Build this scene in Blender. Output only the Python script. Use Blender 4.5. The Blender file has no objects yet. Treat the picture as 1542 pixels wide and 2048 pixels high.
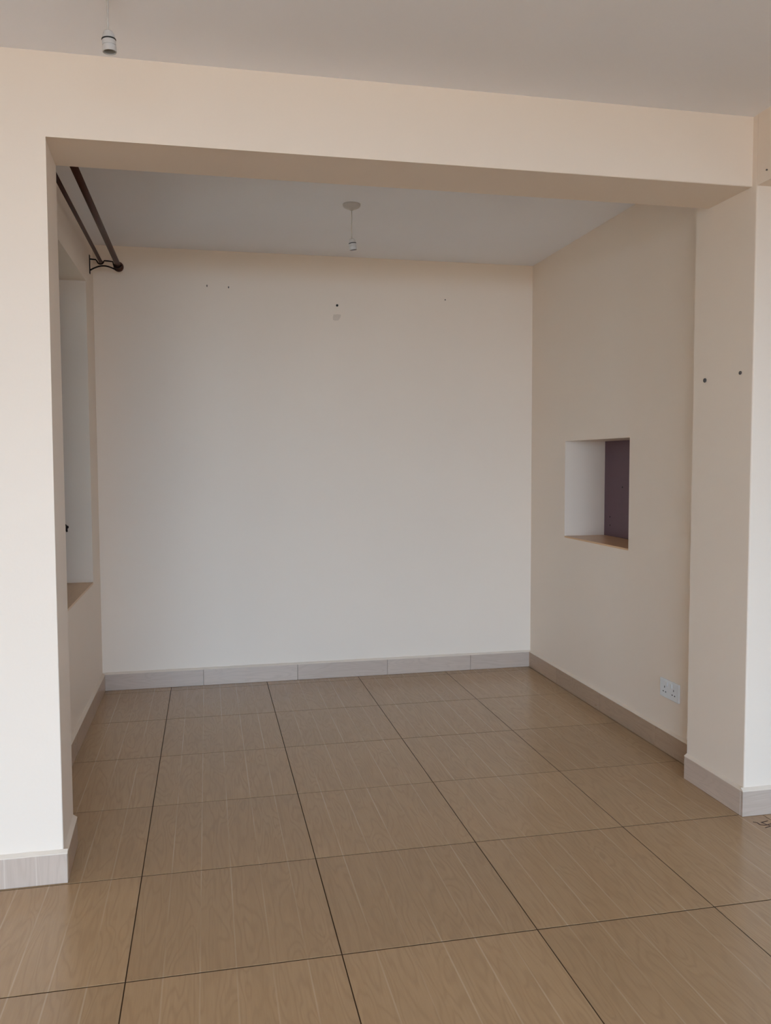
import bpy, bmesh, math, random
from mathutils import Matrix, Vector

random.seed(7)
scene = bpy.context.scene
COL = scene.collection

# ------------------------------------------------------------------ camera
cam_data = bpy.data.cameras.new('camera')
cam = bpy.data.objects.new('camera', cam_data)
COL.objects.link(cam)
cam_data.sensor_fit = 'HORIZONTAL'
cam_data.sensor_width = 36.0
cam_data.lens = 36.0 * 1669.98 / 1542.0
cam_data.clip_start = 0.05
_yaw, _pitch, _roll = math.radians(12.064), math.radians(-3.4195), math.radians(-0.219)
_f = Vector((math.sin(_yaw) * math.cos(_pitch), math.cos(_yaw) * math.cos(_pitch), math.sin(_pitch)))
_r0 = Vector((math.cos(_yaw), -math.sin(_yaw), 0.0))
_u0 = _r0.cross(_f)
_r = _r0 * math.cos(_roll) + _u0 * math.sin(_roll)
_u = _u0 * math.cos(_roll) - _r0 * math.sin(_roll)
cam.matrix_world = Matrix(((_r.x, _u.x, -_f.x, 0.8404), (_r.y, _u.y, -_f.y, -5.3062),
                           (_r.z, _u.z, -_f.z, 1.4185), (0, 0, 0, 1)))
scene.camera = cam

# ------------------------------------------------------------------ sky and exposure
world = bpy.data.worlds.new('daylight')
scene.world = world
world.use_nodes = True
bg = world.node_tree.nodes['Background']
bg.inputs['Color'].default_value = (0.725, 1.0, 1.32, 1)
bg.inputs['Strength'].default_value = 7.4

scene.view_settings.view_transform = 'Standard'
scene.view_settings.look = 'None'
scene.view_settings.gamma = 1.0
scene.view_settings.use_curve_mapping = False
scene.view_settings.exposure = 1.04
scene.cycles.max_bounces = 12
scene.cycles.diffuse_bounces = 8
scene.cycles.glossy_bounces = 4
scene.cycles.caustics_reflective = False
scene.cycles.caustics_refractive = False


def portal(loc, rot, sx, sy):
    """Sampling guide for the sky seen through a real opening; gives off no light of its own."""
    d = bpy.data.lights.new('sky_portal', 'AREA')
    d.shape = 'RECTANGLE'
    d.size, d.size_y = sx, sy
    d.cycles.is_portal = True
    o = bpy.data.objects.new('sky_portal', d)
    o.location, o.rotation_euler = loc, rot
    COL.objects.link(o)


# ------------------------------------------------------------------ dimensions (metres)
CEIL = 2.738
XL, XR, YB = 0.185, 3.018, 0.090          # recess: left wall, right wall, back wall
JX, JXB, YF, YJ = 0.345, 0.334, -2.380, -2.095        # opening: left jamb, front plane, rear plane
BEAM = 2.475
PX, PYF, PYB = 2.920, -2.410, -2.005      # right pier
FX0, FY0 = -1.70, -9.40                   # front room: left wall, rear wall
SK = 0.102                                # skirting height
HX = 4.60

# portals in the two openings to the sky
portal((0.65, FY0 - 0.1, 1.13), (math.radians(90), 0, 0), 4.1, 2.26)
portal((HX + 0.1, -4.55, 1.5), (0, math.radians(90), 0), 1.4, 0.5)

portal((XL - 0.27, -1.0, 1.6), (0, math.radians(-90), 0), 1.75, 1.56)

# ------------------------------------------------------------------ materials
def new_mat(name):
    m = bpy.data.materials.new(name)
    m.use_nodes = True
    nt = m.node_tree
    return m, nt, nt.nodes['Principled BSDF']


def node(nt, kind, **kw):
    n = nt.nodes.new(kind)
    for k, v in kw.items():
        setattr(n, k, v)
    return n


def math_node(nt, op, a, b=None, c=None):
    n = node(nt, 'ShaderNodeMath', operation=op)
    for i, v in enumerate((a, b, c)):
        if v is None:
            continue
        if isinstance(v, (int, float)):
            n.inputs[i].default_value = v
        else:
            nt.links.new(v, n.inputs[i])
    return n.outputs[0]


def mix_col(nt, fac, a, b, blend='MIX'):
    n = node(nt, 'ShaderNodeMix', data_type='RGBA', blend_type=blend)
    for idx, v in ((0, fac), (6, a), (7, b)):
        if isinstance(v, (int, float)):
            n.inputs[idx].default_value = v
        elif isinstance(v, tuple):
            n.inputs[idx].default_value = (*v, 1)
        else:
            nt.links.new(v, n.inputs[idx])
    return n.outputs[2]


def plain(name, col, rough=0.5, metal=0.0, spec=0.5):
    m, nt, b = new_mat(name)
    tc = node(nt, 'ShaderNodeTexCoord')
    nz = node(nt, 'ShaderNodeTexNoise')
    nz.inputs['Scale'].default_value = 40
    nt.links.new(tc.outputs['Object'], nz.inputs['Vector'])
    c = mix_col(nt, nz.outputs['Fac'], tuple(x * 0.94 for x in col), tuple(min(1, x * 1.06) for x in col))
    nt.links.new(c, b.inputs['Base Color'])
    b.inputs['Roughness'].default_value = rough
    b.inputs['Metallic'].default_value = metal
    b.inputs['Specular IOR Level'].default_value = spec
    return m


def plaster(name, col, rough=0.55, spec=0.35, bump=0.12):
    m, nt, b = new_mat(name)
    tc = node(nt, 'ShaderNodeTexCoord')
    big = node(nt, 'ShaderNodeTexNoise')
    big.inputs['Scale'].default_value = 1.3
    big.inputs['Detail'].default_value = 4
    fine = node(nt, 'ShaderNodeTexNoise')
    fine.inputs['Scale'].default_value = 90
    fine.inputs['Detail'].default_value = 3
    for n in (big, fine):
        nt.links.new(tc.outputs['Object'], n.inputs['Vector'])
    c = mix_col(nt, big.outputs['Fac'], tuple(x * 0.965 for x in col), tuple(min(1, x * 1.03) for x in col))
    nt.links.new(c, b.inputs['Base Color'])
    b.inputs['Roughness'].default_value = rough
    b.inputs['Specular IOR Level'].default_value = spec
    s = math_node(nt, 'MULTIPLY_ADD', big.outputs['Fac'], 6.0, fine.outputs['Fac'])
    bp = node(nt, 'ShaderNodeBump')
    bp.inputs['Strength'].default_value = bump
    bp.inputs['Distance'].default_value = 0.002
    nt.links.new(s, bp.inputs['Height'])
    nt.links.new(bp.outputs['Normal'], b.inputs['Normal'])
    return m


def wood_print(name, col_a, col_b, col_dark, col_line, plank, rough, spec=0.5, stripes=0.5, axis='Y'):
    """Wood grain printed on a glazed tile; grain runs along the given local axis."""
    m, nt, b = new_mat(name)
    L = nt.links
    tc = node(nt, 'ShaderNodeTexCoord')
    oi = node(nt, 'ShaderNodeObjectInfo')
    sep = node(nt, 'ShaderNodeSeparateXYZ')
    L.new(tc.outputs['Object'], sep.inputs[0])
    across, along, third = {'Y': ('X', 'Y', 'Z'), 'X': ('Z', 'X', 'Y'), 'Z': ('X', 'Z', 'Y')}[axis]
    u, v, w3 = sep.outputs[across], sep.outputs[along], sep.outputs[third]
    rnd = math_node(nt, 'MULTIPLY', oi.outputs['Random'], 57.0)
    pu = math_node(nt, 'DIVIDE', u, plank)
    pid = math_node(nt, 'FLOOR', pu)
    seed = math_node(nt, 'MULTIPLY_ADD', pid, 3.71, rnd)
    v2 = math_node(nt, 'ADD', v, seed)

    def vec(a, bb, c):
        n = node(nt, 'ShaderNodeCombineXYZ')
        for i, q in enumerate((a, bb, c)):
            if isinstance(q, (int, float)):
                n.inputs[i].default_value = q
            else:
                L.new(q, n.inputs[i])
        return n.outputs[0]

    # fine fibres
    fib = node(nt, 'ShaderNodeTexNoise')
    fib.inputs['Scale'].default_value = 1.0
    fib.inputs['Detail'].default_value = 5
    fib.inputs['Roughness'].default_value = 0.65
    L.new(vec(math_node(nt, 'MULTIPLY', u, 170.0), math_node(nt, 'MULTIPLY', v2, 9.0), seed), fib.inputs['Vector'])
    # slow tone changes
    tone = node(nt, 'ShaderNodeTexNoise')
    tone.inputs['Scale'].default_value = 1.0
    tone.inputs['Detail'].default_value = 3
    L.new(vec(math_node(nt, 'MULTIPLY', u, 18.0), math_node(nt, 'MULTIPLY', v2, 3.2), seed), tone.inputs['Vector'])
    # cathedral figure: contour lines of a stretched noise field
    fld = node(nt, 'ShaderNodeTexNoise')
    fld.inputs['Scale'].default_value = 1.0
    fld.inputs['Detail'].default_value = 1.5
    fld.inputs['Distortion'].default_value = 0.4
    L.new(vec(math_node(nt, 'MULTIPLY', u, 15.0), math_node(nt, 'MULTIPLY', v2, 2.3), seed), fld.inputs['Vector'])
    rings = math_node(nt, 'SINE', math_node(nt, 'MULTIPLY', fld.outputs['Fac'], 62.0))
    ring = math_node(nt, 'POWER', math_node(nt, 'MULTIPLY_ADD', rings, 0.5, 0.5), 3.0)
    ring = math_node(nt, 'MULTIPLY', ring, math_node(nt, 'MULTIPLY', tone.outputs['Fac'], 0.85))
    # pale joints between the printed boards
    fr = math_node(nt, 'FRACT', pu)
    edge = math_node(nt, 'MULTIPLY', math_node(nt, 'ABSOLUTE', math_node(nt, 'SUBTRACT', fr, 0.5)), 2.0)
    rmp = node(nt, 'ShaderNodeMapRange', interpolation_type='SMOOTHSTEP')
    L.new(edge, rmp.inputs['Value'])
    rmp.inputs['From Min'].default_value = 0.93
    rmp.inputs['From Max'].default_value = 0.985
    c = mix_col(nt, tone.outputs['Fac'], col_a, col_b)
    c = mix_col(nt, math_node(nt, 'MULTIPLY', fib.outputs['Fac'], 0.38), c, col_dark)
    c = mix_col(nt, math_node(nt, 'MULTIPLY', ring, 0.36), c, col_dark)
    vary = node(nt, 'ShaderNodeTexNoise')
    vary.inputs['Scale'].default_value = 1.0
    vary.inputs['Detail'].default_value = 1
    L.new(vec(math_node(nt, 'ROUND', pu), math_node(nt, 'MULTIPLY', v, 2.2), rnd), vary.inputs['Vector'])
    vr = node(nt, 'ShaderNodeMapRange')
    L.new(vary.outputs['Fac'], vr.inputs['Value'])
    vr.inputs['From Min'].default_value = 0.36
    vr.inputs['From Max'].default_value = 0.62
    vr.inputs['To Min'].default_value = 0.12
    st = math_node(nt, 'MULTIPLY', math_node(nt, 'MULTIPLY', rmp.outputs['Result'], vr.outputs['Result']), stripes)
    c = mix_col(nt, st, c, col_line)
    tint = math_node(nt, 'MULTIPLY_ADD', oi.outputs['Random'], 0.12, 0.94)
    tc2 = node(nt, 'ShaderNodeCombineColor')
    for i in range(3):
        L.new(tint, tc2.inputs[i])
    c = mix_col(nt, 1.0, c, tc2.outputs[0], 'MULTIPLY')
    L.new(c, b.inputs['Base Color'])
    b.inputs['Specular IOR Level'].default_value = spec
    rg = math_node(nt, 'MULTIPLY_ADD', tone.outputs['Fac'], 0.10, rough - 0.05)
    L.new(rg, b.inputs['Roughness'])
    bp = node(nt, 'ShaderNodeBump')
    bp.inputs['Strength'].default_value = 0.10
    bp.inputs['Distance'].default_value = 0.0006
    L.new(fib.outputs['Fac'], bp.inputs['Height'])
    L.new(bp.outputs['Normal'], b.inputs['Normal'])
    return m


M_WALL = plaster('cream_paint', (0.80, 0.690, 0.585))
M_CEIL = plaster('white_ceiling_paint', (0.86, 0.87, 0.92), 0.8, 0.2)
M_OUT = plaster('outside_render', (0.60, 0.51, 0.42), 0.9, 0.1)
M_GROUT = plain('dark_grout', (0.062, 0.034, 0.017), 0.9, 0, 0.1)
M_TILE = wood_print('oak_print_floor_tile', (0.405, 0.262, 0.140), (0.485, 0.325, 0.184), (0.20, 0.112, 0.055),
                    (0.52, 0.39, 0.26), 0.1, 0.24, 0.5, 0.62, 'Y')
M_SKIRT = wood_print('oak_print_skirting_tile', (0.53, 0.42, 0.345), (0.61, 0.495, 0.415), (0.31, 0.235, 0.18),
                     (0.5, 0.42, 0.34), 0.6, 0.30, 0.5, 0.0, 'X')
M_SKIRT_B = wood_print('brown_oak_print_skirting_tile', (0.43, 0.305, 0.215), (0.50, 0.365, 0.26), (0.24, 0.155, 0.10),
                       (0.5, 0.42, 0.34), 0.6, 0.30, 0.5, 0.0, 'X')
M_SKIRT_V = wood_print('oak_print_skirting_tile_upright', (0.53, 0.42, 0.345), (0.61, 0.495, 0.415),
                       (0.31, 0.235, 0.18), (0.70, 0.62, 0.54), 0.1, 0.30, 0.5, 0.6, 'Z')
M_CAP = plaster('painted_mortar', (0.72, 0.62, 0.52), 0.7, 0.2, 0.5)
M_SILL = wood_print('oak_print_sill_tile', (0.68, 0.41, 0.20), (0.76, 0.47, 0.25), (0.42, 0.23, 0.10),
                    (0.5, 0.36, 0.22), 0.6, 0.3, 0.5, 0.0, 'Y')
M_BROWN = plain('brown_lacquer', (0.060, 0.020, 0.012), 0.45, 0.0, 0.22)
M_IRON = plain('dark_wrought_iron', (0.014, 0.007, 0.005), 0.6, 0.0, 0.15)
M_BAKE = plain('white_moulded_plastic', (0.54, 0.52, 0.51), 0.4, 0.0, 0.3)
M_RING = plain('black_gap_ring', (0.012, 0.010, 0.009), 0.6)
M_BRASS = plain('grey_socket_liner', (0.30, 0.28, 0.26), 0.5, 0.0)
M_CORD = plain('white_flex_cord', (0.52, 0.49, 0.46), 0.5)
M_SOCK = plain('white_socket_plastic', (0.74, 0.76, 0.78), 0.3)
M_DARK = plain('black_slot', (0.01, 0.01, 0.01), 0.7)
M_PLUG = plain('grey_wall_plug', (0.10, 0.09, 0.09), 0.6)
M_NAIL = plain('rusty_black_nail', (0.012, 0.008, 0.006), 0.5, 0.4)
M_SMUDGE = plain('old_tape_residue', (0.66, 0.56, 0.47), 0.8)
M_PANEL = plain('dark_purple_brown_laminate', (0.130, 0.068, 0.090), 0.40)
M_FRAME = plain('brown_steel_window_frame', (0.05, 0.025, 0.015), 0.4, 0.2)
M_MARK = plain('dark_brown_paint_mark', (0.050, 0.014, 0.008), 0.7)
M_GROUND = plain('terrace_red_earth_paving', (0.40, 0.29, 0.21), 0.9)

m, nt, b = new_mat('window_glass')
tr = node(nt, 'ShaderNodeBsdfTransparent')
tr.inputs['Color'].default_value = (0.90, 0.93, 0.92, 1)
gl = node(nt, 'ShaderNodeBsdfGlossy')
gl.inputs['Roughness'].default_value = 0.02
fz = node(nt, 'ShaderNodeFresnel')
fz.inputs['IOR'].default_value = 1.5
mx = node(nt, 'ShaderNodeMixShader')
nt.links.new(fz.outputs[0], mx.inputs[0])
nt.links.new(tr.outputs[0], mx.inputs[1])
nt.links.new(gl.outputs[0], mx.inputs[2])
nt.links.new(mx.outputs[0], nt.nodes['Material Output'].inputs['Surface'])
nt.nodes.remove(b)
M_GLASS = m

# ------------------------------------------------------------------ mesh helpers
def bm_box(bm, x0, x1, y0, y1, z0, z1):
    vs = [bm.verts.new(p) for p in ((x0, y0, z0), (x1, y0, z0), (x1, y1, z0), (x0, y1, z0),
                                    (x0, y0, z1), (x1, y0, z1), (x1, y1, z1), (x0, y1, z1))]
    fs = []
    for q in ((0, 3, 2, 1), (4, 5, 6, 7), (0, 1, 5, 4), (1, 2, 6, 5), (2, 3, 7, 6), (3, 0, 4, 7)):
        fs.append(bm.faces.new([vs[i] for i in q]))
    return vs, fs


def finish(name, bm, mat, parent=None, smooth=False, loc=None):
    bmesh.ops.recalc_face_normals(bm, faces=bm.faces[:])
    me = bpy.data.meshes.new(name)
    bm.to_mesh(me)
    bm.free()
    if mat:
        me.materials.append(mat)
    if smooth:
        for p in me.polygons:
            p.use_smooth = True
    o = bpy.data.objects.new(name, me)
    COL.objects.link(o)
    if loc:
        o.location = loc
    if parent:
        o.parent = parent
    return o


def box(name, x0, x1, y0, y1, z0, z1, mat, parent=None, bevel=0.0, segs=2):
    bm = bmesh.new()
    bm_box(bm, x0, x1, y0, y1, z0, z1)
    if bevel:
        bmesh.ops.bevel(bm, geom=bm.edges[:], offset=bevel, segments=segs, profile=0.5, affect='EDGES')
    return finish(name, bm, mat, parent)


def boxes(name, lst, mat, parent=None):
    bm = bmesh.new()
    for a in lst:
        bm_box(bm, *a)
    return finish(name, bm, mat, parent)


def lathe(bm, prof, seg=32, mtx=None):
    """prof: list of (radius, z)."""
    rings = []
    for r, z in prof:
        if r < 1e-6:
            rings.append([bm.verts.new((0, 0, z))])
        else:
            rings.append([bm.verts.new((r * math.cos(2 * math.pi * k / seg), r * math.sin(2 * math.pi * k / seg), z))
                          for k in range(seg)])
    for a, c in zip(rings, rings[1:]):
        for k in range(seg):
            k2 = (k + 1) % seg
            if len(a) == 1 and len(c) == 1:
                continue
            if len(a) == 1:
                bm.faces.new((a[0], c[k], c[k2]))
            elif len(c) == 1:
                bm.faces.new((a[k], a[k2], c[0]))
            else:
                bm.faces.new((a[k], a[k2], c[k2], c[k]))
    if mtx is not None:
        bmesh.ops.transform(bm, matrix=mtx, verts=bm.verts[:])


def tube(bm, pts, r, seg=12, caps=True):
    pts = [Vector(p) for p in pts]
    prev = None
    n0 = None
    first = last = None
    for i, p in enumerate(pts):
        t = (pts[min(i + 1, len(pts) - 1)] - pts[max(i - 1, 0)]).normalized()
        if n0 is None:
            a = Vector((0, 0, 1)) if abs(t.z) < 0.9 else Vector((1, 0, 0))
            n0 = (a - t * a.dot(t)).normalized()
        else:
            n0 = (n0 - t * n0.dot(t)).normalized()
        b0 = t.cross(n0)
        ring = [bm.verts.new(p + (n0 * math.cos(2 * math.pi * k / seg) + b0 * math.sin(2 * math.pi * k / seg)) * r)
                for k in range(seg)]
        if prev:
            for k in range(seg):
                bm.faces.new((prev[k], prev[(k + 1) % seg], ring[(k + 1) % seg], ring[k]))
        else:
            first = ring
        prev = ring
    last = prev
    if caps:
        bm.faces.new(first[::-1])
        bm.faces.new(last)


def empty(name, loc, label=None, cat=None, group=None, kind=None):
    o = bpy.data.objects.new(name, None)
    o.empty_display_size = 0.05
    o.location = loc
    COL.objects.link(o)
    tag(o, label, cat, group, kind)
    return o


def tag(o, label=None, cat=None, group=None, kind=None):
    for k, v in (('label', label), ('category', cat), ('group', group), ('kind', kind)):
        if v:
            o[k] = v
    return o


def struct(o, label, cat='wall'):
    return tag(o, label, cat, None, 'structure')


# ------------------------------------------------------------------ shell
WIN_Y0, WIN_Y1, WIN_Z0, WIN_Z1 = -1.78, -0.235, 0.728, 2.455
HA_Y0, HA_Y1, HA_Z0, HA_Z1 = -1.268, -0.460, 0.955, 1.543

# floor bed with recessed joints; tiles follow further down
floor = struct(box('floor', FX0 - 0.2, HX + 0.2, FY0 - 0.2, YB + 0.2, -0.15, -0.0013, M_GROUT),
               'floor of large square oak-print tiles with dark joints', 'floor')
ceiling = struct(box('ceiling', FX0 - 0.2, HX + 0.2, FY0 - 0.2, YB + 0.2, CEIL, CEIL + 0.15, M_CEIL),
                 'plain white ceiling above room and recess', 'ceiling')

w_back = struct(box('wall_back', -0.12, 3.45, YB, YB + 0.2, 0, CEIL, M_WALL),
                'plain cream back wall of the recess with nail holes')
w_left = struct(boxes('wall_left', [
    (XL - 0.26, XL, YJ, WIN_Y0, 0, CEIL),
    (XL - 0.26, XL, WIN_Y1, YB, 0, CEIL),
    (XL - 0.26, XL, WIN_Y0, WIN_Y1, 0, WIN_Z0 - 0.012),
    (XL - 0.26, XL, WIN_Y0, WIN_Y1, WIN_Z1, CEIL)], M_WALL),
    'cream left wall of the recess with a deep window opening')
w_right = struct(boxes('wall_right', [
    (XR, XR + 0.30, PYB, HA_Y0, 0, CEIL),
    (XR, XR + 0.30, HA_Y1, YB, 0, CEIL),
    (XR, XR + 0.30, HA_Y0, HA_Y1, 0, HA_Z0 - 0.01),
    (XR, XR + 0.30, HA_Y0, HA_Y1, HA_Z1, CEIL),
    (XR + 0.292, XR + 0.30, HA_Y0, HA_Y1, HA_Z0 - 0.01, HA_Z1)], M_WALL),
    'cream right wall of the recess with a square hatch')

# wall plane with the wide opening: left pillar, beam, right pier
bm = bmesh.new()
prof = [(FX0, 0), (JX, 0), (JX, BEAM), (PX, BEAM), (PX, CEIL), (FX0, CEIL)]
va = [bm.verts.new((x, YF, z)) for x, z in prof]
vb = [bm.verts.new((JXB if x == JX else x, YJ, z)) for x, z in prof]
bm.faces.new(va)
bm.faces.new(vb[::-1])
for k in range(6):
    bm.faces.new((va[k], vb[k], vb[(k + 1) % 6], va[(k + 1) % 6]))
ed = [e for e in bm.edges if all(abs(v.co.y - YF) < 1e-6 for v in e.verts)
      and ((all(abs(v.co.x - JX) < 1e-6 for v in e.verts)) or (all(abs(v.co.z - BEAM) < 1e-6 for v in e.verts)))]
bmesh.ops.bevel(bm, geom=ed, offset=0.005, segments=3, profile=0.5, affect='EDGES')
w_front = struct(finish('wall_front', bm, M_WALL), 'bright cream wall of pillar and beam around the wide opening')
bm = bmesh.new()
bm_box(bm, PX, HX, PYF, PYB, 0, CEIL)
ed = [e for e in bm.edges if all(abs(v.co.x - PX) < 1e-6 and abs(v.co.y - PYF) < 1e-6 for v in e.verts)]
bmesh.ops.bevel(bm, geom=ed, offset=0.006, segments=3, profile=0.5, affect='EDGES')
w_pier = struct(finish('wall_front_right', bm, M_WALL), 'cream pier right of the wide opening with two wall plugs')
w_lintel = struct(boxes('wall_side_right', [
    (PX, PX + 0.17, -5.10, PYF, BEAM - 0.004, CEIL),
    (PX, PX + 0.17, FY0, -5.10, 0, CEIL)], M_WALL), 'cream side wall and lintel above a doorway')

# rest of the front room and hall, behind and beside the camera
struct(box('wall_side_left', FX0 - 0.2, FX0, FY0, YJ, 0, CEIL, M_WALL), 'cream left side wall of front room')
struct(boxes('wall_rear', [
    (FX0 - 0.2, -1.4, FY0 - 0.2, FY0, 0, CEIL),
    (2.7, HX + 0.2, FY0 - 0.2, FY0, 0, CEIL),
    (-1.4, 2.7, FY0 - 0.2, FY0, 2.26, CEIL)], M_WALL), 'cream rear wall with wide glazed doorway')
struct(boxes('wall_hall', [(HX, HX + 0.2, FY0, -4.8, 0, CEIL), (HX, HX + 0.2, -4.3, PYB, 0, CEIL),
                           (HX, HX + 0.2, -4.8, -4.3, 0, 0.8), (HX, HX + 0.2, -4.8, -4.3, 2.2, CEIL)], M_WALL), 'cream hall wall beyond the side doorway')

# door frame of the wide doorway to the terrace
d1 = empty('door_1', (0.65, FY0 - 0.1, 0), 'brown frame of wide terrace doorway', 'door', None, 'structure')
for x in (-2.03, 0.0, 2.03):
    box('post', x - 0.02, x + 0.02, -0.04, 0.04, 0, 2.22, M_FRAME, d1, 0.004)
box('head', -2.05, 2.05, -0.04, 0.04, 2.22, 2.26, M_FRAME, d1, 0.004)
w2 = empty('added_window', (HX + 0.1, -4.55, 0.8), 'unseen brown framed hall window added for side light', 'window', None, 'structure')  # unseen window, added and sized to light the jamb and left wall
for y in (-0.23, 0.23):
    box('frame_stile', -0.02, 0.02, y - 0.02, y + 0.02, 0.04, 1.36, M_FRAME, w2, 0.003)
for z in (0.0, 1.36):
    box('frame_rail', -0.02, 0.02, -0.25, 0.25, z, z + 0.04, M_FRAME, w2, 0.003)

# outside: terrace ground and unseen walls added to dim the recess window
struct(boxes('terrace_ground', [(-12, 14, -30, FY0 - 0.2, -0.25, -0.08),
                                (-12, FX0 - 0.2, FY0 - 0.2, 8, -0.25, -0.08),
                                (HX + 0.2, 14, FY0 - 0.2, 8, -0.25, -0.08)], M_GROUND),
       'grey concrete ground outside the house', 'ground')
struct(boxes('wall_added_shade', [(-1.95, -1.80, -2.0, 1.25, -0.08, 3.2), (-1.80, 0.3, 1.1, 1.25, -0.08, 3.2)], M_OUT), 'added rendered wall outside that dims the recess window')

# ------------------------------------------------------------------ floor tiles
T, GAP, GAPY, TH = 0.6, 0.0036, 0.0056, 0.0013
regions = [(XL, XR, YJ - 0.003, YB - 0.002),           # recess
           (JXB, PX, YF, YJ - 0.003),                  # under the beam
           (FX0, HX, FY0, YF)]                         # front room and hall
full = None


def tile_mesh(x0, x1, y0, y1):
    bm = bmesh.new()
    bm_box(bm, x0, x1, y0, y1, -TH, 0)
    ed = [e for e in bm.edges if all(abs(v.co.z) < 1e-6 for v in e.verts)]
    bmesh.ops.bevel(bm, geom=ed, offset=0.0004, segments=1, affect='EDGES')
    bmesh.ops.recalc_face_normals(bm, faces=bm.faces[:])
    me = bpy.data.meshes.new('tile')
    bm.to_mesh(me)
    bm.free()
    me.materials.append(M_TILE)
    return me


def tile_rect(i, j):
    """Clipped outlines of floor tile (i, j) as rectangles inside the rooms."""
    a = (i * T + GAP / 2, (i + 1) * T - GAP / 2, j * T + GAPY / 2, (j + 1) * T - GAPY / 2)
    out = []
    for r in regions:
        x0, x1 = max(a[0], r[0]), min(a[1], r[1])
        y0, y1 = max(a[2], r[2]), min(a[3], r[3])
        if x1 - x0 > 0.012 and y1 - y0 > 0.012:
            out.append((x0, x1, y0, y1))
    return a, out


def union_poly(rects):
    """Merge stacked rectangles (one cut tile crossing from room into opening) into one mesh."""
    bm = bmesh.new()
    xs = sorted({x for r in rects for x in r[:2]})
    ys = sorted({y for r in rects for y in r[2:]})
    vt = {}

    def V(x, y):
        if (x, y) not in vt:
            vt[(x, y)] = bm.verts.new((x, y, 0))
        return vt[(x, y)]
    for xa, xb in zip(xs, xs[1:]):
        for ya, yb in zip(ys, ys[1:]):
            cx, cy = (xa + xb) / 2, (ya + yb) / 2
            if any(r[0] < cx < r[1] and r[2] < cy < r[3] for r in rects):
                bm.faces.new((V(xa, ya), V(xb, ya), V(xb, yb), V(xa, yb)))
    g = bmesh.ops.extrude_face_region(bm, geom=bm.faces[:])
    for v in [v for v in g['geom'] if isinstance(v, bmesh.types.BMVert)]:
        v.co.z -= TH
    return bm


for i in range(math.floor(FX0 / T), math.ceil(HX / T)):
    for j in range(math.floor(FY0 / T), 1):
        a, out = tile_rect(i, j)
        if not out:
            continue
        ox, oy = i * T, j * T
        loc = [(r[0] - ox, r[1] - ox, r[2] - oy, r[3] - oy) for r in out]
        if len(out) == 1 and abs((loc[0][1] - loc[0][0]) * (loc[0][3] - loc[0][2]) - (T - GAP) * (T - GAPY)) < 1e-6:
            if full is None:
                full = tile_mesh(GAP / 2, T - GAP / 2, GAPY / 2, T - GAPY / 2)
            me = full
        elif len(out) == 1:
            me = tile_mesh(*loc[0])
        else:
            bm = union_poly([tuple(round(q, 5) for q in r) for r in loc])
            bmesh.ops.recalc_face_normals(bm, faces=bm.faces[:])
            me = bpy.data.meshes.new('tile')
            bm.to_mesh(me)
            bm.free()
            me.materials.append(M_TILE)
        o = bpy.data.objects.new('tile', me)
        o.location = (ox, oy, 0)
        COL.objects.link(o)
        o.parent = floor

# ------------------------------------------------------------------ skirting
def skirting(name, label, p0, p1, joints, th=0.013, upright=False, cap=0.012, ends=(0, 0), mat=None):
    """Skirting along wall face p0 -> p1; the room lies to the left of that direction."""
    p0, p1 = Vector((*p0, 0)), Vector((*p1, 0))
    d = (p1 - p0)
    ln = d.length
    ang = math.atan2(d.y, d.x)
    root = struct(empty(name, p0), label, 'baseboard')
    root.rotation_euler = (0, 0, ang)
    cuts = [-ends[0]] + [j for j in joints if 0.03 < j < ln - 0.03] + [ln + ends[1]]
    for a, c in zip(cuts, cuts[1:]):
        bm = bmesh.new()
        bm_box(bm, 0.0008, c - a - 0.0008, 0, th, 0.0005, SK)
        bmesh.ops.bevel(bm, geom=bm.edges[:], offset=0.0012, segments=1, affect='EDGES')
        o = finish('skirting_tile', bm, mat or (M_SKIRT_V if upright else M_SKIRT), root)
        o.location = (a, 0, 0)
    # painted mortar fillet closing the top edge, slightly uneven
    bm = bmesh.new()
    n = max(4, int(ln / 0.04))
    prev = None
    for k in range(n + 1):
        x = -ends[0] + (ln + ends[0] + ends[1]) * k / n
        wob = random.uniform(-0.0012, 0.0012)
        ring = [bm.verts.new((x, 0, SK)), bm.verts.new((x, th + 0.0005, SK)),
                bm.verts.new((x, th + wob * 0.5, SK + 0.0025)), bm.verts.new((x, 0, SK + cap + wob))]
        if prev:
            for q in range(4):
                bm.faces.new((prev[q], prev[(q + 1) % 4], ring[(q + 1) % 4], ring[q]))
        else:
            bm.faces.new(ring[::-1])
        prev = ring
    bm.faces.new(prev)
    finish('mortar_fillet', bm, M_CAP, root)
    return root


TH_S = 0.014
skirting('baseboard_back', 'pale oak-print skirting along the back wall', (XR, YB), (XL, YB),
         [XR - x for x in (2.58, 2.0, 1.4, 0.80)], TH_S)
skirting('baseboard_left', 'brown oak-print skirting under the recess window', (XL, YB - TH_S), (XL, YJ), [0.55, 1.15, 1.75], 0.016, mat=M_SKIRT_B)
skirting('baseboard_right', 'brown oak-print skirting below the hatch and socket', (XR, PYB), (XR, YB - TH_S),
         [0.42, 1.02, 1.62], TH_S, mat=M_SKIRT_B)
skirting('baseboard_pier', 'oak-print skirting on the pier side inside the opening', (PX, PYF), (PX, PYB), [], TH_S)
skirting('baseboard_pier_front', 'pale oak-print skirting on the pier front', (HX, PYF), (PX, PYF), [0.45, 1.05], TH_S, ends=(0, TH_S))
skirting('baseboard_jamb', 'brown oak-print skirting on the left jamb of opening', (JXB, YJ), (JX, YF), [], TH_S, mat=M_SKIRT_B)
skirting('baseboard_pillar', 'pale oak-print skirting on the left pillar front', (JX, YF), (FX0, YF),
         [0.30 + 0.6 * k for k in range(4)], TH_S, True, ends=(TH_S, 0))

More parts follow.
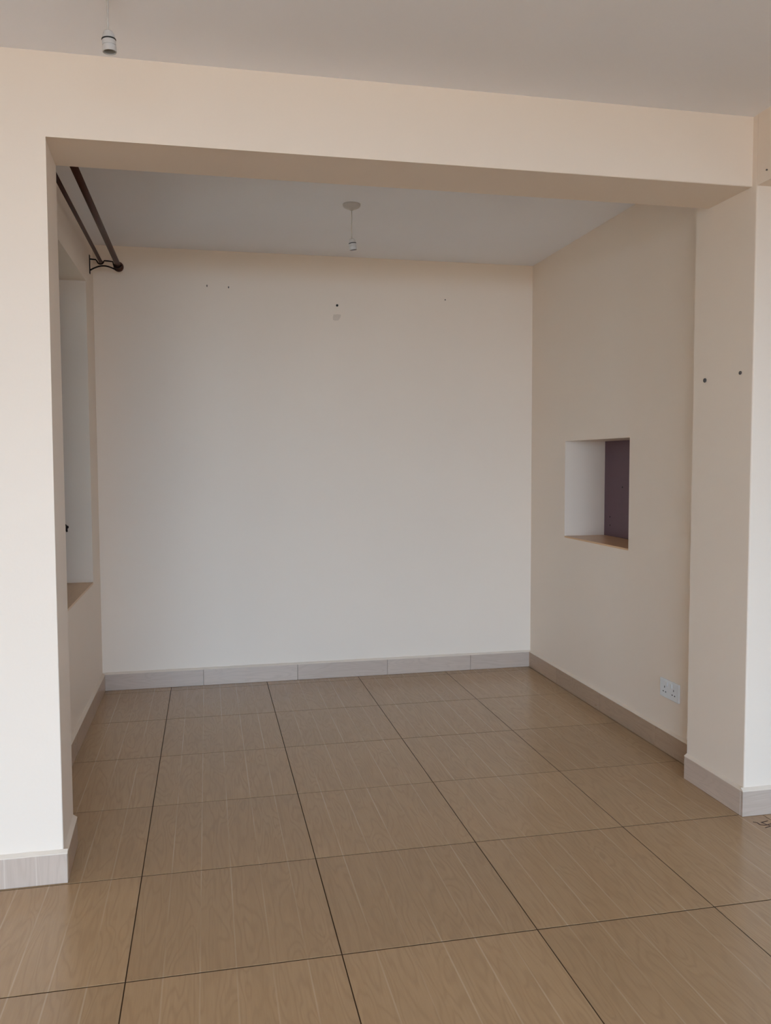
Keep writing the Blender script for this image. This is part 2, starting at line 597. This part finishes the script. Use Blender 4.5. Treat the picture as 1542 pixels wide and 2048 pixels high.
# ------------------------------------------------------------------ recess window
wl = empty('window_1', (XL, 0, 0), 'brown steel casement window in the left wall of the recess', 'window', None, 'structure')
fx0, fx1 = -0.215, -0.185                    # frame depth relative to the wall face
for nm, r in (('frame_stile', (WIN_Y0, WIN_Y0 + 0.035, WIN_Z0, WIN_Z1)),
              ('frame_stile', (WIN_Y1 - 0.035, WIN_Y1, WIN_Z0, WIN_Z1)),
              ('frame_rail', (WIN_Y0 + 0.035, WIN_Y1 - 0.035, WIN_Z0, WIN_Z0 + 0.035)),
              ('frame_rail', (WIN_Y0 + 0.035, WIN_Y1 - 0.035, WIN_Z1 - 0.035, WIN_Z1))):
    box(nm, fx0, fx1, *r, M_FRAME, wl, 0.003)
gy = [WIN_Y0 + 0.035, -1.265, -0.75, WIN_Y1 - 0.035]
for y in gy[1:3]:
    box('mullion', fx0, fx1, y - 0.015, y + 0.015, WIN_Z0 + 0.035, WIN_Z1 - 0.035, M_FRAME, wl, 0.003)
for k in range(3):
    y0, y1 = gy[k] + (0.015 if k else 0), gy[k + 1] - (0.015 if k < 2 else 0)
    box('glazing_bar', fx0 + 0.005, fx1 - 0.005, y0, y1, 1.93, 1.955, M_FRAME, wl, 0.002)
    for za, zb in ((WIN_Z0 + 0.035, 1.93), (1.955, WIN_Z1 - 0.035)):
        box('pane', -0.202, -0.198, y0, y1, za, zb, M_GLASS, wl)
sill = box('window_sill', -0.185, 0.0, WIN_Y0, WIN_Y1, WIN_Z0 - 0.012, WIN_Z0, M_SILL, wl, 0.001)
# casement handle and stay by the far reveal
hd = empty('casement_handle', (fx1, WIN_Y1 - 0.045, 1.055), None)
hd.parent = wl
bm = bmesh.new()
tube(bm, [(0, 0, 0.012), (0.050, 0, 0.012), (0.054, 0, 0.004), (0.054, -0.003, -0.022), (0.058, -0.003, -0.026)], 0.0055, 10)
finish('lever', bm, M_IRON, hd, True)
bm = bmesh.new()
lathe(bm, [(0, 0.009), (0.006, 0.007), (0.009, 0), (0.006, -0.007), (0, -0.009)], 14)
finish('knob', bm, M_IRON, hd, True, (0.057, 0, 0.0))
box('backplate', 0.0, 0.004, -0.012, 0.012, -0.035, 0.035, M_IRON, hd, 0.002)

st_ = empty('casement_stay', (fx1, WIN_Y1 - 0.03, 2.405), None)
st_.parent = wl
box('arm', 0.0, 0.046, -0.006, 0.0, -0.004, 0.004, M_IRON, st_, 0.001)
box('peg', 0.040, 0.046, -0.006, 0.0, -0.022, 0.018, M_IRON, st_, 0.001)

# ------------------------------------------------------------------ hatch in the right wall
hatch = empty('serving_hatch', (XR, 0, 0), 'square hatch recess with dark panel in the right wall', 'hatch', None, 'structure')
box('back_panel', 0.268, 0.29, HA_Y0, HA_Y1, HA_Z0, HA_Z1, M_PANEL, hatch)
box('ledge_tile', 0.0, 0.268, HA_Y0, HA_Y1, HA_Z0 - 0.01, HA_Z0, M_SILL, hatch, 0.001)
for y, z in ((-0.69, 1.262), (-0.535, 1.074), (-0.537, 1.022)):
    bm = bmesh.new()
    lathe(bm, [(0, 0.0006), (0.0055, 0.0006), (0.0055, 0)], 12, Matrix.Rotation(-math.pi / 2, 4, 'Y'))
    finish('screw_hole', bm, M_DARK, hatch, False, (0.268, y, z))

# ------------------------------------------------------------------ curtain rail
rail = empty('curtain_rail', (XL, -0.06, 2.60), 'dark brown double curtain rod on iron brackets above recess window', 'curtain rod')


def rod(nm, x, z, r):
    bm = bmesh.new()
    tube(bm, [(x, 0.015, z), (x, -1.90, z)], r, 20)
    return finish(nm, bm, M_BROWN, rail, True)


rod('inner_rod', 0.062, 0.009, 0.0100)
rod('outer_rod', 0.158, -0.002, 0.0155)


def ball(nm, loc, r, mat, parent, y_sign=1):
    bm = bmesh.new()
    prof = [(0.0, -r)] + [(r * math.sin(math.pi * k / 14), -r * math.cos(math.pi * k / 14)) for k in range(1, 14)] + [(0, r)]
    collar = 0.62 * r
    prof = [(0, -1.35 * r), (collar, -1.35 * r), (collar, -0.85 * r)] + [p for p in prof if p[1] > -0.8 * r]
    lathe(bm, prof, 28, Matrix.Rotation(-math.pi / 2 * y_sign, 4, 'X'))
    return finish(nm, bm, mat, parent, True, loc)


ball('finial', (0.160, 0.045, -0.010), 0.030, M_BROWN, rail, 1)
ball('finial', (0.160, -1.93, -0.010), 0.030, M_BROWN, rail, -1)
ball('rod_cap', (0.062, 0.018, 0.009), 0.0120, M_BROWN, rail, 1)
for yb in (0.0, -1.82):
    br = empty('bracket', (0, yb, 0))
    br.parent = rail
    box('wall_plate', 0.0, 0.004, -0.011, 0.011, -0.068, 0.042, M_IRON, br, 0.0012)
    up = [(0.003, 0, 0.018), (0.036, 0, 0.016)]
    up += [(0.062 + 0.0180 * math.cos(t), 0, 0.009 - 0.0180 * math.sin(t))
           for t in [math.pi * (0.93 - 0.86 * k / 12) for k in range(13)]]
    up += [(0.084, 0, 0.012), (0.110, 0, 0.011), (0.132, 0, 0.008)]
    up += [(0.158 + 0.0230 * math.cos(t), 0, -0.002 - 0.0230 * math.sin(t))
           for t in [math.pi * (0.93 - 0.86 * k / 14) for k in range(15)]]
    bm = bmesh.new()
    tube(bm, up, 0.0040, 10)
    finish('upper_arm', bm, M_IRON, br, True)
    lo = []
    for k in range(17):
        s = k / 16
        lo.append((0.003 + 0.150 * s, 0, -0.048 + 0.027 * math.sin(math.pi * min(1.0, s * 0.96 + 0.02)) + 0.006 * s))
    bm = bmesh.new()
    tube(bm, lo, 0.0044, 10)
    finish('lower_arm', bm, M_IRON, br, True)

# ------------------------------------------------------------------ pendant lampholders
def pendant(loc, drop, label, tilt, spin=0.0):
    root = empty('pendant_lampholder', loc, label, 'light fitting', 'bare pendant lampholders')
    bm = bmesh.new()
    lathe(bm, [(0, 0), (0.045, 0), (0.0455, -0.006), (0.041, -0.014), (0.030, -0.020), (0.014, -0.023), (0.009, -0.030), (0, -0.030)], 40)
    finish('ceiling_rose', bm, M_BAKE, root, True)
    bm = bmesh.new()
    off = math.sin(tilt) * 0.012
    tube(bm, [(0, 0, -0.028), (0.0008, 0, -drop * 0.4), (-0.0006, 0, -drop * 0.75), (0, 0, -drop - 0.002)], 0.0026, 10)
    finish('cord', bm, M_CORD, root, True)
    h = empty('lampholder', (0, 0, -drop))
    h.parent = root
    h.rotation_euler = (0, tilt, spin)
    bm = bmesh.new()
    lathe(bm, [(0.0035, 0.001), (0.0075, -0.0005), (0.0115, -0.0030), (0.0142, -0.0070), (0.0160, -0.0125), (0.0172, -0.0185), (0.0178, -0.0235)], 36)
    finish('cap', bm, M_BAKE, h, True)
    bm = bmesh.new()
    lathe(bm, [(0.0174, -0.0228), (0.0194, -0.0234), (0.0197, -0.0250), (0.0188, -0.0266), (0.0174, -0.0270)], 36)
    finish('gap_ring', bm, M_RING, h, True)
    bm = bmesh.new()
    lathe(bm, [(0.0176, -0.0262), (0.0186, -0.0275), (0.0187, -0.0402), (0.0174, -0.0408), (0.0174, -0.0424),
               (0.0189, -0.0430), (0.0192, -0.0570), (0.0187, -0.0582), (0.0167, -0.0582), (0.0160, -0.040), (0.0, -0.040)], 36)
    finish('skirt', bm, M_BAKE, h, False)
    bm = bmesh.new()
    lathe(bm, [(0.0158, -0.0412), (0.0158, -0.0560), (0.0148, -0.0560), (0.0145, -0.0440), (0, -0.0440)], 30)
    finish('bulb_socket', bm, M_BRASS, h, False)
    return root


pendant((1.589, -1.000, CEIL), 0.172, 'bare white lampholder hanging from the recess ceiling', math.radians(-8))
pendant((0.592, -2.800, CEIL), 0.118, 'bare white lampholder hanging in front of the beam', math.radians(-3))

# ------------------------------------------------------------------ wall socket
sx = XR
sock = empty('wall_socket', (sx, -1.703, 0.268), 'white twin power socket low on the right recess wall', 'socket')
box('faceplate', -0.010, 0.0, -0.083, 0.083, 0.0, 0.090, M_SOCK, sock, 0.0025)
for s in (-1, 1):
    yc = s * 0.040
    box('rocker_switch', -0.0135, -0.009, yc - 0.007 - s * 0.020, yc + 0.007 - s * 0.020, 0.058, 0.080, M_SOCK, sock, 0.001)
    for nm, (dy, z0, z1, w) in (('earth_slot', (0, 0.047, 0.056, 0.0025)), ('pin_slot', (-0.011, 0.026, 0.031, 0.0038)),
                                ('pin_slot', (0.011, 0.026, 0.031, 0.0038))):
        box(nm, -0.0106, -0.0098, yc + dy - w, yc + dy + w, z0, z1, M_DARK, sock)

# ------------------------------------------------------------------ nails, plugs and marks
def stub(name, label, cat, loc, normal, r, ln, mat, group=None, sq=1.0):
    bm = bmesh.new()
    lathe(bm, [(0, ln), (r * 0.75, ln), (r, ln * 0.8), (r, ln * 0.55), (r * 0.6, ln * 0.5), (r * 0.6, -0.0005), (0, -0.0005)], 14)
    bmesh.ops.scale(bm, vec=(1, sq, 1), verts=bm.verts[:])
    q = Vector((0, 0, 1)).rotation_difference(Vector(normal))
    o = finish(name, bm, mat, None, True, loc)
    o.rotation_mode = 'QUATERNION'
    o.rotation_quaternion = q
    return tag(o, label, cat, group)


NB = (0, -1, 0)
stub('nail', 'small black nail in back wall above a faint square smudge', 'nail', (1.679, YB, 2.427), NB, 0.0075, 0.010, M_NAIL)
for x, z, which in ((0.861, 2.519, 'the window wall'), (0.993, 2.515, 'the black nail')):
    stub('nail', 'thin nail stub of a close pair in back wall, nearer ' + which, 'nail', (x, YB, z), NB,
         0.0036, 0.008, M_PLUG, 'pair of nail stubs', 1.9)
stub('nail', 'tiny lone nail stub high in back wall towards the hatch wall', 'nail', (2.402, YB, 2.489), NB, 0.0042, 0.007, M_PLUG)
NP = (-1, 0, 0)
stub('wall_plug', 'dark oval wall plug on the pier beside the recess corner', 'wall plug', (PX, -2.092, 1.760), NP, 0.0095, 0.003, M_PLUG, None, 1.25)
stub('wall_plug', 'smaller grey wall plug on the pier beside its front edge', 'wall plug', (PX, -2.333, 1.767), NP, 0.0075, 0.003, M_PLUG, None, 1.3)
stub('nail', 'small nail in the lintel above the side doorway', 'nail', (PX, -2.468, 2.510), NP, 0.0032, 0.005, M_PLUG)
bm = bmesh.new()
g = [(-0.026, -0.017), (-0.012, -0.021), (0.008, -0.018), (0.022, 0.0), (0.026, 0.019), (0.004, 0.021), (-0.023, 0.018), (-0.027, 0.002)]
f_ = bm.faces.new([bm.verts.new((x, 0, z)) for x, z in g])
ex = bmesh.ops.extrude_face_region(bm, geom=[f_])
for v in [v for v in ex['geom'] if isinstance(v, bmesh.types.BMVert)]:
    v.co.y -= 0.0004
sm = finish('tape_residue', bm, M_SMUDGE, None, False, (1.679, YB, 2.351))
tag(sm, 'faint brownish square smudge on back wall under the black nail', 'smudge')

# dark line mark on the floor tile at the doorway
bm = bmesh.new()


def stroke(pts, w=0.0045):
    for a, c in zip(pts, pts[1:]):
        a, c = Vector((*a, 0)), Vector((*c, 0))
        d = (c - a).normalized()
        n = Vector((-d.y, d.x, 0)) * w / 2
        a, c = a - d * w * 0.4, c + d * w * 0.4
        lo = [bm.verts.new(p) for p in (a - n, c - n, c + n, a + n)]
        hi = [bm.verts.new(v.co + Vector((0, 0, 0.0004))) for v in lo]
        bm.faces.new(hi)
        for k in range(4):
            bm.faces.new((lo[k], lo[(k + 1) % 4], hi[(k + 1) % 4], hi[k]))


stroke([(2.9209, -2.4735), (2.931, -2.482), (2.9305, -2.501), (2.941, -2.508), (2.956, -2.5085), (2.979, -2.502), (3.030, -2.498)])
stroke([(2.981, -2.4765), (2.949, -2.4835), (2.962, -2.520), (2.934, -2.529)])
mk = finish('floor_mark', bm, M_MARK)
tag(mk, 'dark brown hooked line mark on the floor tile beside the pier', 'floor mark')
